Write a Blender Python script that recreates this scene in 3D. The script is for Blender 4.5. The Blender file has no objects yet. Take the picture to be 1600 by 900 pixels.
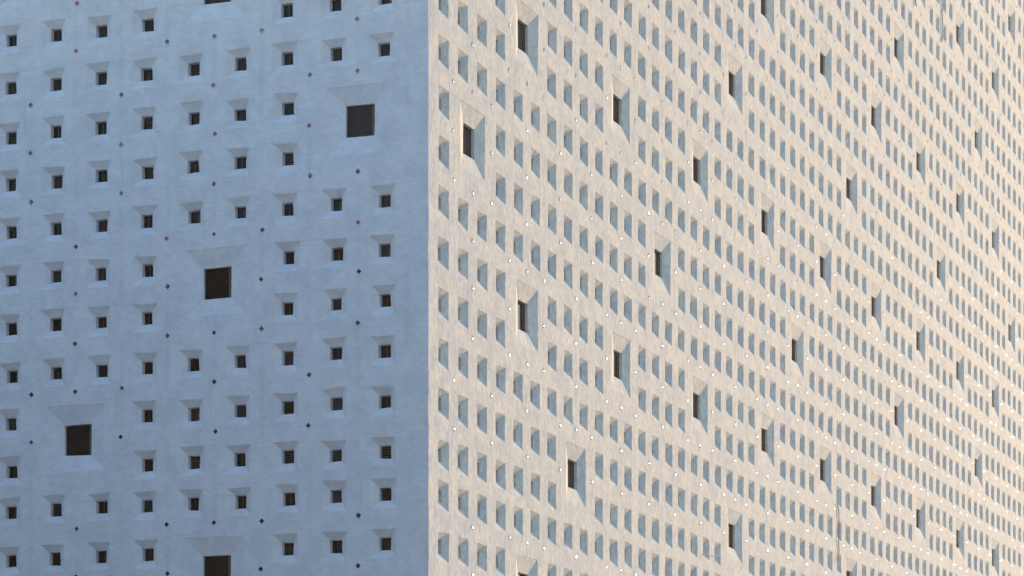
import bpy, math, random
from mathutils import Vector, noise

# ------------------------------------------------------------------ camera, sky, sun, exposure
sc = bpy.context.scene
PHI = 0.359                       # right facade runs this far off the line of sight
F_PX, W_PX, YH = 4585.9, 1600.0, 1368.5
DIST = 57.668
CAM_H = 1.7
cam_d = bpy.data.cameras.new("camera")
cam = bpy.data.objects.new("camera", cam_d)
sc.collection.objects.link(cam)
cam.location = (0, 0, CAM_H)
cam.rotation_euler = (math.radians(90), 0, 0)
cam_d.sensor_width = 36.0
cam_d.lens = 36.0 * F_PX / W_PX
cam_d.shift_y = (YH - 450.0) / W_PX
cam_d.clip_start = 0.5
cam_d.clip_end = 4000
sc.camera = cam

SUN_EL = math.radians(7.5)
SUN_AZ = PHI + math.radians(12.2)       # from +Y towards +X
w = bpy.data.worlds.new("World")
sc.world = w
w.use_nodes = True
nt = w.node_tree
bg = nt.nodes["Background"]
sky = nt.nodes.new("ShaderNodeTexSky")
sky.sky_type = 'NISHITA'
sky.sun_disc = False
sky.sun_elevation = SUN_EL
sky.sun_rotation = SUN_AZ
sky.air_density = 1.0
sky.dust_density = 0.3
sky.ozone_density = 2.4
nt.links.new(sky.outputs[0], bg.inputs[0])
bg.inputs[1].default_value = 0.15

sd = bpy.data.lights.new("sun", 'SUN')
sd.energy = 2.0
sd.angle = math.radians(0.5)
sd.color = (1.0, 0.69, 0.40)
sun = bpy.data.objects.new("sun", sd)
sc.collection.objects.link(sun)
sdir = Vector((math.sin(SUN_AZ) * math.cos(SUN_EL), math.cos(SUN_AZ) * math.cos(SUN_EL), math.sin(SUN_EL)))
sun.rotation_euler = sdir.to_track_quat('Z', 'Y').to_euler()

sc.view_settings.view_transform = 'Standard'
sc.view_settings.look = 'None'
sc.view_settings.gamma = 1
sc.view_settings.exposure = 1.56
sc.render.engine = 'CYCLES'
sc.cycles.max_bounces = 6
sc.cycles.diffuse_bounces = 4

# ------------------------------------------------------------------ small helpers
col = bpy.data.collections.new("place")
sc.collection.children.link(col)
rng = random.Random(11)


class MB:
    """collects faces with material slots"""
    def __init__(s):
        s.v = []; s.f = []; s.m = []

    def add(s, pts, quads, mi=0):
        b = len(s.v)
        s.v += [tuple(p) for p in pts]
        for q in quads:
            s.f.append(tuple(b + i for i in q)); s.m.append(mi)

    def quad(s, a, b, c, d, mi=0):
        s.add([a, b, c, d], [(0, 1, 2, 3)], mi)

    def strip(s, A, B, mi=0, closed=False):
        n = len(A)
        b = len(s.v)
        s.v += [tuple(p) for p in A] + [tuple(p) for p in B]
        for i in range(n if closed else n - 1):
            j = (i + 1) % n
            s.f.append((b + i, b + j, b + n + j, b + n + i)); s.m.append(mi)

    def box(s, x0, x1, y0, y1, z0, z1, mi=0):
        p = [(x, y, z) for z in (z0, z1) for y in (y0, y1) for x in (x0, x1)]
        s.add(p, [(0, 2, 3, 1), (4, 5, 7, 6), (0, 1, 5, 4), (2, 6, 7, 3), (0, 4, 6, 2), (1, 3, 7, 5)], mi)

    def merge(s, o, off, base=0):
        b = len(s.v)
        s.v += [(p[0] + off[0], p[1] + off[1], p[2] + off[2]) for p in o.v]
        s.f += [tuple(b + i for i in q) for q in o.f]
        s.m += [m + base for m in o.m]

    def build(s, name, mats, parent=None, loc=(0, 0, 0), smooth=False):
        me = bpy.data.meshes.new(name)
        me.from_pydata(s.v, [], s.f)
        for m in mats: me.materials.append(m)
        me.polygons.foreach_set("material_index", s.m)
        if smooth: me.polygons.foreach_set("use_smooth", [True] * len(s.f))
        me.update()
        o = bpy.data.objects.new(name, me)
        col.objects.link(o)
        o.parent = parent
        o.location = loc
        return o


def N(t, typ, **kw):
    n = t.nodes.new(typ)
    for k, v in kw.items(): setattr(n, k, v)
    return n


def mat_new(name):
    m = bpy.data.materials.new(name)
    m.use_nodes = True
    t = m.node_tree
    return m, t, t.nodes["Principled BSDF"]


def mathn(t, op, a, b=None, clamp=False):
    n = N(t, "ShaderNodeMath", operation=op)
    n.use_clamp = clamp
    for i, x in enumerate((a, b)):
        if x is None: continue
        if isinstance(x, (int, float)): n.inputs[i].default_value = x
        else: t.links.new(x, n.inputs[i])
    return n.outputs[0]


def noise_at(t, vec, scale, detail=3, rough=.55, sc3=None):
    if sc3:
        mp = N(t, "ShaderNodeMapping"); mp.inputs["Scale"].default_value = sc3
        t.links.new(vec, mp.inputs[0]); vec = mp.outputs[0]
    n = N(t, "ShaderNodeTexNoise")
    n.inputs["Scale"].default_value = scale
    n.inputs["Detail"].default_value = detail
    n.inputs["Roughness"].default_value = rough
    t.links.new(vec, n.inputs["Vector"])
    return n.outputs[0]


def ramp(t, fac, stops):
    r = N(t, "ShaderNodeValToRGB")
    e = r.color_ramp.elements
    while len(e) < len(stops): e.new(.5)
    for i, (p, c) in enumerate(stops):
        e[i].position = p; e[i].color = (*c, 1)
    t.links.new(fac, r.inputs[0])
    return r.outputs[0]


def mix(t, mode, fac, a, b):
    n = N(t, "ShaderNodeMix", data_type='RGBA', blend_type=mode)
    for i, x in ((0, fac), (6, a), (7, b)):
        if isinstance(x, (int, float)): n.inputs[i].default_value = x
        elif isinstance(x, tuple): n.inputs[i].default_value = (*x, 1)
        else: t.links.new(x, n.inputs[i])
    return n.outputs[2]


# ------------------------------------------------------------------ materials
def plaster(name, streak, colA, colB, bump, lane=None):
    """limewashed render: trowel marks, pour lines every storey of openings, faint stains"""
    m, t, b = mat_new(name)
    g = N(t, "ShaderNodeNewGeometry").outputs["Position"]
    sep = N(t, "ShaderNodeSeparateXYZ"); t.links.new(g, sep.inputs[0])
    z = sep.outputs[2]
    vert = (1, 1, .42) if streak else (.45, .45, 1.6)
    n_patch = noise_at(t, g, 2.1, 5, .62)
    n_mid = noise_at(t, g, 9.0, 4, .6, (1, 1, .8) if streak else (.7, .7, 1.2))
    n_str = noise_at(t, g, 16.0, 3, .6, vert)
    n_fine = noise_at(t, g, 45.0, 3, .6, (1, 1, .6))
    base = ramp(t, n_patch, [(.38, colB), (.60, colA)])
    base = mix(t, 'MULTIPLY', .9 if streak else .35, base, ramp(t, n_mid, [(.36, (.76, .79, .84)), (.66, (1.0, .985, .96))]))
    base = mix(t, 'MULTIPLY', .95 if streak else .3, base, ramp(t, n_str, [(.38, (.87, .87, .885)), (.68, (1.0, 1.0, 1.0))]))
    # rain streaks and grime that run down in long narrow runs, only here and there
    run = noise_at(t, g, 5.0, 3, .6, (1.3, 1.3, .07))
    runm = mathn(t, 'MULTIPLY', mathn(t, 'MULTIPLY', mathn(t, 'SUBTRACT', run, .60), 5.0, True),
                 mathn(t, 'MULTIPLY', mathn(t, 'SUBTRACT', noise_at(t, g, .7, 2), .47), 6.0, True))
    base = mix(t, 'MIX', mathn(t, 'MULTIPLY', runm, .45), base, (.40, .39, .37))
    # hairline pour joints, one per row of openings, broken up by noise
    zz = mathn(t, 'ADD', z, mathn(t, 'MULTIPLY', mathn(t, 'SUBTRACT', noise_at(t, g, .8, 3), .5), .16))
    fr = mathn(t, 'FRACT', mathn(t, 'ADD', zz, .12))
    ln = mathn(t, 'LESS_THAN', mathn(t, 'ABSOLUTE', mathn(t, 'SUBTRACT', fr, .5)), .011)
    lm = mathn(t, 'MULTIPLY', mathn(t, 'SUBTRACT', noise_at(t, g, 1.1, 3), .52), 7.0, True)
    line = mathn(t, 'MULTIPLY', ln, lm)
    base = mix(t, 'MIX', mathn(t, 'MULTIPLY', line, .22), base, (.42, .42, .43))
    if lane:                        # water runs down the piers between the columns of openings
        so = N(t, "ShaderNodeSeparateXYZ"); t.links.new(N(t, "ShaderNodeTexCoord").outputs["Object"], so.inputs[0])
        f = mathn(t, 'FRACT', mathn(t, 'ADD', mathn(t, 'DIVIDE', mathn(t, 'SUBTRACT', so.outputs[lane[0]], lane[1]), lane[2]), 20.0))
        wv = mathn(t, 'MULTIPLY', mathn(t, 'SUBTRACT', noise_at(t, g, 2.2, 3), .5), .12)
        dist = mathn(t, 'ABSOLUTE', mathn(t, 'SUBTRACT', mathn(t, 'ADD', f, wv), .5))
        band = mathn(t, 'SUBTRACT', 1.0, mathn(t, 'DIVIDE', dist, .085), True)
        pm_ = mathn(t, 'MULTIPLY', mathn(t, 'SUBTRACT', noise_at(t, g, 1.6, 4, .6, (1, 1, .5)), .44), 5.0, True)
        base = mix(t, 'MIX', mathn(t, 'MULTIPLY', mathn(t, 'MULTIPLY', band, pm_), .30), base, (.47, .48, .50))
    # small dark pits
    pit = mathn(t, 'MULTIPLY', mathn(t, 'SUBTRACT', noise_at(t, g, 7.0, 2, .5), .735), 14.0, True)
    base = mix(t, 'MIX', mathn(t, 'MULTIPLY', pit, .35), base, (.35, .34, .33))
    t.links.new(base, b.inputs["Base Color"])
    b.inputs["Roughness"].default_value = .9
    b.inputs["Specular IOR Level"].default_value = .25
    h = mathn(t, 'ADD', mathn(t, 'MULTIPLY', n_str, .9), mathn(t, 'ADD', mathn(t, 'MULTIPLY', n_mid, 1.6), mathn(t, 'MULTIPLY', n_fine, .35)))
    h = mathn(t, 'SUBTRACT', h, mathn(t, 'MULTIPLY', line, .5))
    bp = N(t, "ShaderNodeBump")
    bp.inputs["Strength"].default_value = 1.0
    bp.inputs["Distance"].default_value = bump
    t.links.new(h, bp.inputs["Height"])
    t.links.new(bp.outputs[0], b.inputs["Normal"])
    return m


M_right = plaster("limewash_trowelled_sunlit", True, (.84, .78, .70), (.69, .675, .67), .006)  # white limewash, warmed in colour for the sunlit facade
M_left = plaster("limewash_brushed_shaded", False, (.83, .77, .80), (.745, .695, .725), .008)  # same white limewash, lilac of the shade put into its colour

M_right_wall = plaster("limewash_trowelled_sunlit_wall", True, (.84, .78, .70), (.69, .675, .67), .006, (0, .803, 1.0613))
M_left_wall = plaster("limewash_brushed_shaded_wall", False, (.83, .77, .80), (.745, .695, .725), .008, (1, .978, 1.055))  # shaded copy of the white wall, tinted lilac


def simple(name, c, rough=.5, metal=0, spec=.5, coat=0, var=0):
    m, t, b = mat_new(name)
    b.inputs["Roughness"].default_value = rough
    b.inputs["Metallic"].default_value = metal
    b.inputs["Specular IOR Level"].default_value = spec
    b.inputs["Coat Weight"].default_value = coat
    if var:
        g = N(t, "ShaderNodeNewGeometry").outputs["Position"]
        n = noise_at(t, g, 3.0, 4)
        t.links.new(ramp(t, n, [(.3, tuple(x * (1 - var) for x in c)), (.7, tuple(min(1, x * (1 + var)) for x in c))]), b.inputs["Base Color"])
    else:
        b.inputs["Base Color"].default_value = (*c, 1)
    return m


M_pane = simple("dark_window_glass", (.006, .004, .004), .12, spec=.12, var=.5)
M_paneb = simple("dark_brown_window_glass", (.014, .008, .008), .15, spec=.12, var=.4)
M_screen = simple("grey_window_blind", (.034, .026, .029), .6, spec=.1, var=.2)
M_frame = simple("dark_bronze_frame", (.045, .036, .032), .45, var=.2)
M_rust = simple("rust_brown_frame", (.12, .055, .032), .6, var=.2)
M_collar = simple("plaster_collar", (.50, .50, .49), .9, spec=.2, var=.15)
M_trim2 = simple("galvanised_conduit", (.42, .42, .42), .6)
M_cable = simple("dark_cable", (.05, .032, .028), .6)
TILE_C = [("green_mirror_glass", (.03, .12, .07)), ("red_mirror_glass", (.26, .03, .05)), ("blue_mirror_glass", (.025, .05, .09)),
          ("olive_mirror_glass", (.08, .085, .04)), ("smoke_mirror_glass", (.05, .05, .055)), ("clear_mirror_glass", (.30, .31, .30))]
M_tiles = []
for nme, c in TILE_C:
    m = simple(nme, c, .34 if c[0] > .25 else .22, metal=1.0, coat=1.0)
    m.node_tree.nodes["Principled BSDF"].inputs["Coat Roughness"].default_value = .12
    M_tiles.append(m)

# ------------------------------------------------------------------ ground
mg, t, b = mat_new("pale_paving")
g = N(t, "ShaderNodeNewGeometry").outputs["Position"]
br = N(t, "ShaderNodeTexBrick")
br.inputs["Scale"].default_value = 1.0
br.inputs["Color1"].default_value = (.25, .225, .20, 1)
br.inputs["Color2"].default_value = (.29, .26, .23, 1)
br.inputs["Mortar"].default_value = (.20, .18, .16, 1)
br.inputs["Mortar Size"].default_value = .012
t.links.new(g, br.inputs["Vector"])
t.links.new(mix(t, 'MULTIPLY', .6, br.outputs[0], ramp(t, noise_at(t, g, .6, 5), [(.3, (.7, .7, .7)), (.7, (1, 1, 1))])), b.inputs["Base Color"])
b.inputs["Roughness"].default_value = .85
mb = MB(); mb.quad((-500, -500, 0), (500, -500, 0), (500, 500, 0), (-500, 500, 0))
gr = mb.build("ground", [mg]); gr["kind"] = "structure"

# ------------------------------------------------------------------ unseen house added left of the view, keeps sky light off the shaded facade
M_ochre = simple("ochre_render", (.32, .275, .23), .9, var=.15)
M_trim = simple("grey_stone_trim", (.22, .21, .20), .85, var=.1)
nb = bpy.data.objects.new("sky_blocking_house", None); col.objects.link(nb)
nb.location = (-18.5, 24, 0)
nb["label"] = "added unseen ochre house left of the tower, blocks sky light from its shaded facade"; nb["category"] = "building"
NX, NY, NZ = 40.0, 21.0, 19.0
mb = MB(); mb.box(-NX, 0, -NY, NY, 0, NZ); mb.build("wall", [M_ochre], nb)
mb = MB(); mb.box(-NX - .5, .5, -NY - .5, NY + .5, NZ + .003, NZ + .5); mb.build("roof", [M_trim], nb)
wf = MB()
wf.box(.002, .09, -.70, .70, -.10, 0); wf.box(.002, .07, -.70, -.60, .003, 1.6)
wf.box(.002, .07, .60, .70, .003, 1.6); wf.box(.002, .07, -.70, .70, 1.603, 1.7)
wp = MB(); wp.box(.004, .02, -.598, .598, .003, 1.6)
w0 = wf.build("window", [M_trim], nb); p0 = wp.build("pane", [M_pane], w0)
for fl_ in range(5):
    for k in range(13):
        if fl_ == 0 and k == 0: o = w0
        else:
            o = w0.copy(); col.objects.link(o); o.parent = nb
            c_ = p0.copy(); col.objects.link(c_); c_.parent = o
        o.location = (0, -NY + 2.2 + k * 3.05, 1.4 + fl_ * 3.3)

# ------------------------------------------------------------------ the building's own frame
# local x runs along the sunlit facade, local y along the shaded facade, origin at the corner's foot
X0 = (669.495 - 800) / F_PX * DIST
root = bpy.data.objects.new("tower_block", None)
col.objects.link(root)
root.location = (X0, DIST, 0)
root.rotation_euler = (0, 0, math.pi / 2 - PHI)
root["label"] = "white plastered tower block with a blue shaded facade and a sunlit one"
root["category"] = "building"

TOPZ, SR, SL = 40.2, 80.0, 17.5
ROW0, ROW1 = -19, 14               # rows of openings, numbered downwards


def crow(r):
    """height above ground of the middle of row r"""
    h = 17.6598 - .999 * r if r <= 9 else 7.8372 - 1.0 * (r - 10)
    return h - .283 + CAM_H


def rbound(r):                     # boundary between row r-1 and row r
    return .5 * (crow(r - 1) + crow(r))


class Face:
    pass


RF = Face(); RF.c0 = .803; RF.sp = 1.0613; RF.n = 73; RF.right = True; RF.length = SR
LF = Face(); LF.c0 = .978; LF.sp = 1.055; LF.n = 15; LF.right = False; LF.length = SL


def is_large(face, i, r):
    """2x2 block whose first column/row is i, r carries one large window"""
    if (r - 2) % 3: return False
    n = (r - 2) // 3
    j = i - 1 if face.right else i
    if j % 3: return False
    if r < ROW0 or r + 1 > ROW1 or i < 0 or i + 1 >= face.n: return False
    if n % 2: return j % 6 == 3
    if n % 4 == 0: return j % 12 == 0
    return j % 12 == 6


def is_tile(face, i, r):
    if r == 9 or r < ROW0 or r >= ROW1 - 0: return False
    if is_large(face, i, r): return False
    n = (r - 1) // 3
    par = (n % 2 == 0) if face.right else (n % 2 == 1)
    if (i % 2 == 0) == par: return True
    return is_large(face, i, r - 1) or is_large(face, i, r + 1)


def disp(a, z, k):
    return .007 * noise.noise(Vector((a * .9, z * .9, k * 17.3))) * min(1, a / .4)


def cornx(z): return .014 * noise.noise(Vector((3.1, z * 1.7, 9.0))) + .004 * noise.noise(Vector((1, z * 7, 2)))
def corny(z): return .014 * noise.noise(Vector((7.7, z * 1.9, 4.0))) + .004 * noise.noise(Vector((5, z * 8, 2)))


def P(face, s, z, d=0.0):
    """point of the facade plane: s along it, z up, d inwards"""
    dd = d + disp(s, z, 1 if face.right else 2)
    if s <= 1e-6:
        return (cornx(z), corny(z), z)
    return (s, dd, z) if face.right else (dd, s, z)


def loop(face, cs, cz, hw, hh, d, n, jit, wob, seed):
    """wobbly square ring, n segments a side, starting lower left; order is counterclockwise in (s, z)"""
    q = random.Random(seed)
    cor = []
    for sx, sz in ((-1, -1), (1, -1), (1, 1), (-1, 1)):
        cor.append((cs + sx * hw + q.gauss(0, jit), cz + sz * hh + q.gauss(0, jit)))
    pts = []
    for k in range(4):
        a, c = cor[k], cor[(k + 1) % 4]
        L = math.hypot(c[0] - a[0], c[1] - a[1])
        nx, nz = (c[1] - a[1]) / L, -(c[0] - a[0]) / L
        bow = q.gauss(0, wob)
        for m in range(n):
            f = m / n
            o = (bow * math.sin(math.pi * f) + q.gauss(0, wob * .6)) if m else 0
            pts.append(P(face, a[0] + (c[0] - a[0]) * f + nx * o, a[1] + (c[1] - a[1]) * f + nz * o, d))
    return pts


def rect_loop(face, s0, s1, z0, z1, n):
    c = [(s0, z0), (s1, z0), (s1, z1), (s0, z1)]
    pts = []
    for k in range(4):
        a, e = c[k], c[(k + 1) % 4]
        for m in range(n):
            f = m / n
            pts.append(P(face, a[0] + (e[0] - a[0]) * f, a[1] + (e[1] - a[1]) * f))
    return pts


def sub(pts, c): return [(p[0] - c[0], p[1] - c[1], p[2] - c[2]) for p in pts]


def to_px(face, s, z):
    if face.right: x = X0 + s * math.sin(PHI); y = DIST + s * math.cos(PHI)
    else: x = X0 - s * math.cos(PHI); y = DIST + s * math.sin(PHI)
    return 800 + F_PX * x / y, YH - F_PX * (z - CAM_H) / y, y


walls = {True: MB(), False: MB()}
smalls, larges, tiles = [], [], []

for face in (RF, LF):
    wb = walls[face.right]
    fl = not face.right             # keeps outward facing winding right on both faces
    covered = set()
    for i in range(face.n):
        for r in range(ROW0, ROW1 + 1):
            if is_large(face, i, r):
                covered |= {(i, r), (i + 1, r), (i, r + 1), (i + 1, r + 1)}
    for i in range(face.n):
        s0 = face.c0 + (i - .5) * face.sp; s1 = s0 + face.sp
        for r in range(ROW0, ROW1 + 1):
            big = is_large(face, i, r)
            if (i, r) in covered and not big: continue
            seed = (i * 977 + r * 131 + (50021 if face.right else 7)) & 0xffffff
            q = random.Random(seed + 5)
            if big:
                zt = rbound(r); zb = rbound(r + 2); e1 = s1 + face.sp
                cs = s1 + q.gauss(0, .010); cz = .5 * (crow(r) + crow(r + 1)) + .115 + q.gauss(0, .010)
                hw, hh, ihw, ihh, d, e, n = .665, .660, .312, .315, .092 if face.right else .118, .100, 10
            else:
                zt = rbound(r); zb = rbound(r + 1); e1 = s1
                cs = face.c0 + i * face.sp + q.gauss(0, .010); cz = crow(r) + q.gauss(0, .012)
                hw, hh, ihw, ihh, d, e, n = .268, .280, .121 if face.right else .129, .126 if face.right else .130, .100 if face.right else .115, .112 if face.right else .128, 5
                k_ = 1 + q.gauss(0, .018); hw *= k_; hh *= 1 + q.gauss(0, .015); ihw *= 1 + q.gauss(0, .03); ihh *= 1 + q.gauss(0, .03)
            R0 = rect_loop(face, s0, e1, zb, zt, n)
            jit = .009 if not big else .013
            O = loop(face, cs, cz, hw + .010, hh + .010, 0, n, jit, .0035, seed)
            wb.strip(R0, O, closed=True)
            c = P(face, cs, cz)
            rec = MB()
            O2 = loop(face, cs, cz, hw, hh, .007, n, jit, .0035, seed)
            I1 = loop(face, cs, cz, ihw, ihh, d + q.gauss(0, .004), n, .005, .0022, seed + 1)
            I2 = loop(face, cs, cz, ihw - .004, ihh - .004, d + e, n, .003, .001, seed + 1)
            for A, B in ((O, O2), (O2, I1), (I1, I2)):
                rec.strip(sub(A, c), sub(B, c), closed=True)
            pane = MB()
            def L(u, v, dep, rt=face.right):
                p = (u, dep, v) if rt else (dep, u, v)
                return p
            ph = (ihw + .012, ihh + .012)
            dep = d + e - .006
            pane.quad(L(-ph[0], -ph[1], dep), L(ph[0], -ph[1], dep), L(ph[0], ph[1], dep), L(-ph[0], ph[1], dep))
            px = to_px(face, cs, cz)
            item = dict(face=face, rec=rec, pane=pane, c=c, px=px, q=q, i=i, r=r, ih=(ihw, ihh), dep=dep, L=L)
            (larges if big else smalls).append(item)
    # tiles
    for i in range(face.n - 1):
        for r in range(ROW0, ROW1):
            if is_tile(face, i, r):
                q = random.Random(i * 31 + r * 7919 + (3 if face.right else 1))
                s = face.c0 + (i + .5) * face.sp + q.gauss(0, .012)
                z = .5 * (crow(r) + crow(r + 1)) + .09 + q.gauss(0, .015)
                tiles.append(dict(face=face, s=s, z=z, px=to_px(face, s, z), q=q))
    # plain margins: corner strip, foot, top, far end
    a1 = face.c0 - .5 * face.sp
    e_ = face.c0 + (face.n - .5) * face.sp
    zt, zb = rbound(ROW0), rbound(ROW1 + 1)
    zs = []
    for r in range(ROW0, ROW1 + 1):
        za, zc = rbound(r), rbound(r + 1)
        zs += [za + (zc - za) * m / 5 for m in range(5)]
    zs.append(zb)
    wb.strip([P(face, a1, z) for z in zs], [P(face, 0, z) for z in zs])
    for za, zc in ((zb, 0.0), (TOPZ, zt)):
        k = 16
        S = [0] + [a1 + (e_ - a1) * m / 60 for m in range(61)] + [face.length]
        for m in range(k):
            z1_, z0_ = za + (zc - za) * m / k, za + (zc - za) * (m + 1) / k
            wb.strip([P(face, s, z1_) for s in S], [P(face, s, z0_) for s in S])
    wb.quad(P(face, e_, zb), P(face, face.length, zb), P(face, face.length, zt), P(face, e_, zt))

for right, name, mt, lab in ((True, "facade_wall", M_right_wall, "sunlit facade wall in cream raking light"),
                             (False, "facade_wall", M_left_wall, "blue shaded facade wall")):
    o = walls[right].build(name, [mt], root)
    o["label"] = lab

# plain far sides and roof, out of view
back = MB()
back.quad((SR, 0, 0), (SR, SL, 0), (SR, SL, TOPZ), (SR, 0, TOPZ))
back.quad((0, SL, 0), (0, SL, TOPZ), (SR, SL, TOPZ), (SR, SL, 0))
back.build("rear_wall", [M_left], root)
rf = MB()
rf.quad((0, 0, TOPZ - .02), (SR, 0, TOPZ - .02), (SR, SL, TOPZ - .02), (0, SL, TOPZ - .02))
for bx_ in ((-.12, SR + .12, -.12, .22), (-.12, SR + .12, SL - .22, SL + .12), (-.12, .22, .22, SL - .22), (SR - .22, SR + .12, .22, SL - .22)):
    rf.box(bx_[0], bx_[1], bx_[2], bx_[3], TOPZ, TOPZ + .35)
rf.build("roof", [M_collar], root)


# ------------------------------------------------------------------ windows
def inframe(px, m=0): return -m <= px[0] <= 1600 + m and -m <= px[1] <= 900 + m


def wall_mat(face): return M_right if face.right else M_left


def slab(L, u0, u1, v0, v1, d0, d1, mbx, mi=0):
    p = [L(u, v, d) for d in (d0, d1) for v in (v0, v1) for u in (u0, u1)]
    mbx.add(p, [(0, 1, 3, 2), (4, 6, 7, 5), (0, 4, 5, 1), (2, 3, 7, 6), (0, 2, 6, 4), (1, 5, 7, 3)], mi)


def small_key(it):
    f = 1.0 if not it['face'].right else .42
    return f / it['px'][2] * (1 if inframe(it['px'], 12) else 0)


smalls.sort(key=small_key, reverse=True)
stuff_s = MB(); stuff_s2 = MB()
for n_, it in enumerate(smalls):
    q = it['q']
    lou = MB(); L = it['L']; iw, ih = it['ih']; dp = it['dep']
    style = q.random()
    if style < .45:
        slab(L, -.008, .008, -ih, ih, dp - .022, dp - .002, lou)
    elif style < .62:
        for v in (-.07, -.02, .03, .08):
            slab(L, -iw, iw, v - .005, v + .005, dp - .02, dp - .002, lou)
    elif style < .74:
        slab(L, -iw, -.03, -ih, ih, dp - .014, dp - .002, lou)
    pm = q.choice([M_pane, M_pane, M_paneb, M_screen])
    if n_ < 100:
        o = it['rec'].build("small_window", [wall_mat(it['face'])], root, it['c'])
        it['pane'].build("pane", [pm], o)
        if lou.v: lou.build("window_bar", [M_frame], o)
    else:
        tgt = stuff_s if it['face'].right else stuff_s2
        tgt.merge(it['rec'], it['c'], 0)
        tgt.merge(it['pane'], it['c'], 1)
        if lou.v and inframe(it['px'], 60): tgt.merge(lou, it['c'], 2)
for tgt, face in ((stuff_s, RF), (stuff_s2, LF)):
    o = tgt.build("small_window", [wall_mat(face), M_pane, M_frame], root)
    o["kind"] = "stuff"

larges.sort(key=lambda it: inframe(it['px'], 90), reverse=True)
for it in larges:
    q = it['q']; L = it['L']; iw, ih = it['ih']; dp = it['dep']
    o = it['rec'].build("large_window", [wall_mat(it['face'])], root, it['c'])
    it['pane'].build("pane", [q.choice([M_pane, M_paneb, M_screen])], o)
    fm = MB()
    tck = .012
    for a in ((-iw - .01, iw + .01, -ih - .01, -ih + tck), (-iw - .01, iw + .01, ih - tck, ih + .01),
              (-iw - .01, -iw + tck, -ih + tck, ih - tck), (iw - tck, iw + .01, -ih + tck, ih - tck)):
        slab(L, *a, dp - .03, dp - .001, fm)
    if q.random() < .8:
        sgn = -1 if not it['face'].right else 1
        u = sgn * (iw - .07)
        slab(L, u - .028, u + .022, -ih + tck, ih - tck, dp - .012, dp - .001, fm, 1)
    fm.build("window_frame", [M_frame, M_rust], o)


# ------------------------------------------------------------------ mirror tiles
def tile_mesh(face, q):
    """cushion shaped diamond of coloured mirror glass in a thin plaster collar"""
    m = MB()
    hd = (.041 if face.right else .056) + q.gauss(0, .003)
    rot = q.gauss(0, .10)
    K = 4
    tx, tz = q.gauss(0, .06), q.gauss(0, .05)
    def pt(u, v, h):
        c_, s_ = math.cos(rot), math.sin(rot)
        uu, vv = u * c_ - v * s_, u * s_ + v * c_
        return (uu, -h, vv) if face.right else (-h, uu, vv)
    ci = q.randrange(5) if not face.right or q.random() < .42 else 5
    g_ = []
    for a in range(2 * K + 1):
        for b_ in range(2 * K + 1):
            p, r_ = (a - K) / K, (b_ - K) / K
            u, v = (p + r_) * .5 * hd, (p - r_) * .5 * hd
            h = .007 + .003 * (1 - p * p) * (1 - r_ * r_) + tx * u + tz * v
            g_.append(pt(u, v, h))
    w_ = 2 * K + 1
    m.add(g_, [(a * w_ + b_, a * w_ + b_ + 1, (a + 1) * w_ + b_ + 1, (a + 1) * w_ + b_) for a in range(2 * K) for b_ in range(2 * K)], 0)
    def dia(hd_, h): return [pt(*p, h) for p in ((hd_, 0), (0, hd_), (-hd_, 0), (0, -hd_))]
    m.strip(dia(hd, -.004), dia(hd, .011), 1, True)
    m.strip(dia(hd, .011), dia(hd + .010, .009), 1, True)
    m.strip(dia(hd + .010, .009), dia(hd + .018, -.003), 1, True)
    return m, ci


def tile_key(it):
    f = 1.0 if not it['face'].right else .42
    return f / it['px'][2] * (1 if inframe(it['px'], 3) else 0)


tiles.sort(key=tile_key, reverse=True)
rest = MB()
for n_, it in enumerate(tiles):
    m, ci = tile_mesh(it['face'], it['q'])
    c = P(it['face'], it['s'], it['z'])
    if n_ < 100:
        o = m.build("mirror_tile", [M_tiles[ci], wall_mat(it['face'])], root, c)
        for p in o.data.polygons: p.use_smooth = (p.material_index == 0)
    else:
        m.m = [ci if k == 0 else 6 for k in m.m]
        rest.merge(m, c)
o = rest.build("mirror_tile", M_tiles + [M_right], root)
for p in o.data.polygons: p.use_smooth = (p.material_index < 6)
o["kind"] = "stuff"


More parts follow.
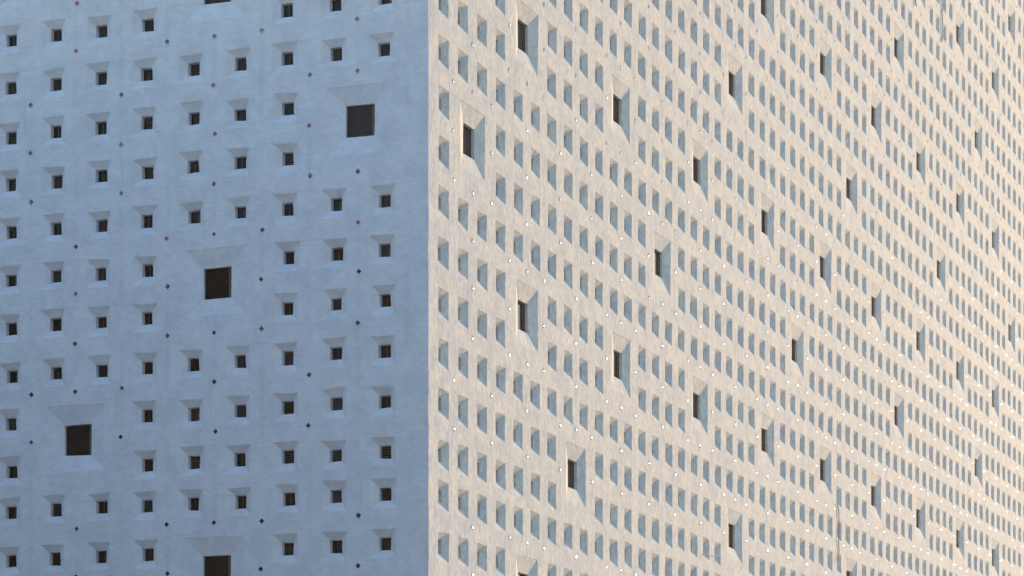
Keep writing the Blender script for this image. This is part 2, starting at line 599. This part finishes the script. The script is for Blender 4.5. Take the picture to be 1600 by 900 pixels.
# ------------------------------------------------------------------ loose cables on the sunlit facade
def cable(name, pts, rad, label, mt=None):
    cu = bpy.data.curves.new(name, 'CURVE')
    cu.dimensions = '3D'; cu.bevel_depth = rad; cu.bevel_resolution = 2
    sp = cu.splines.new('BEZIER'); sp.bezier_points.add(len(pts) - 1)
    R = root.rotation_euler.z
    for bpnt, p in zip(sp.bezier_points, pts):
        x, y, z = p
        bpnt.co = (root.location.x + x * math.cos(R) - y * math.sin(R), root.location.y + x * math.sin(R) + y * math.cos(R), z)
        bpnt.handle_left_type = bpnt.handle_right_type = 'AUTO'
    tmp = bpy.data.objects.new(name, cu)
    me = bpy.data.meshes.new_from_object(tmp)
    bpy.data.objects.remove(tmp)
    me.name = name
    me.materials.clear(); me.materials.append(mt or M_cable)
    o = bpy.data.objects.new(name, me); col.objects.link(o)
    o["label"] = label; o["category"] = "cable"
    return o


def s_at(px):                       # distance along the sunlit facade seen at that column of the photograph
    k = (px - 800) / F_PX
    return (k * DIST - X0) / (math.sin(PHI) - k * math.cos(PHI))


def z_at(px, py): return CAM_H + (YH - py) / F_PX * (DIST + s_at(px) * math.cos(PHI))


def fp(px, py, out=.03): return (s_at(px), -out, z_at(px, py))


cable("hanging_cable", [fp(1307, 786), fp(1309, 800), fp(1309.5, 825), fp(1309, 850), fp(1309.5, 863), fp(1306, 876, .05)], .013,
      "dark brown cable hanging straight down the sunlit facade low on the right")
cable("stay_wire", [fp(1095, 866), fp(1104, 867.5), fp(1116, 868.5), fp(1124, 868)], .006,
      "thin dark wire running sideways across a small window near the facade's bottom")
cable("drain_hose", [fp(1428.5, -14), fp(1429, 2), fp(1429.5, 10, .05)], .018,
      "short dark hose stub at the very top right of the sunlit facade")
cable("conduit_run", [fp(1471, -30), fp(1471, 10), fp(1471.5, 45), fp(1471, 62), fp(1470, 66, .05)], .018,
      "light grey conduit running down from the top of the sunlit facade, far right", M_trim2)

# ------------------------------------------------------------------ air
mh = bpy.data.materials.new("thin_air_haze"); mh.use_nodes = True
t = mh.node_tree; t.nodes.clear()
out = t.nodes.new("ShaderNodeOutputMaterial"); pv = t.nodes.new("ShaderNodeVolumePrincipled")
pv.inputs["Color"].default_value = (.84, .90, .98, 1)
pv.inputs["Density"].default_value = .00028
pv.inputs["Anisotropy"].default_value = .72
t.links.new(pv.outputs[0], out.inputs["Volume"])
mb = MB(); mb.box(-502, 502, -502, 502, -1, TOPZ + 2)
hz = mb.build("haze", [mh]); hz["kind"] = "stuff"
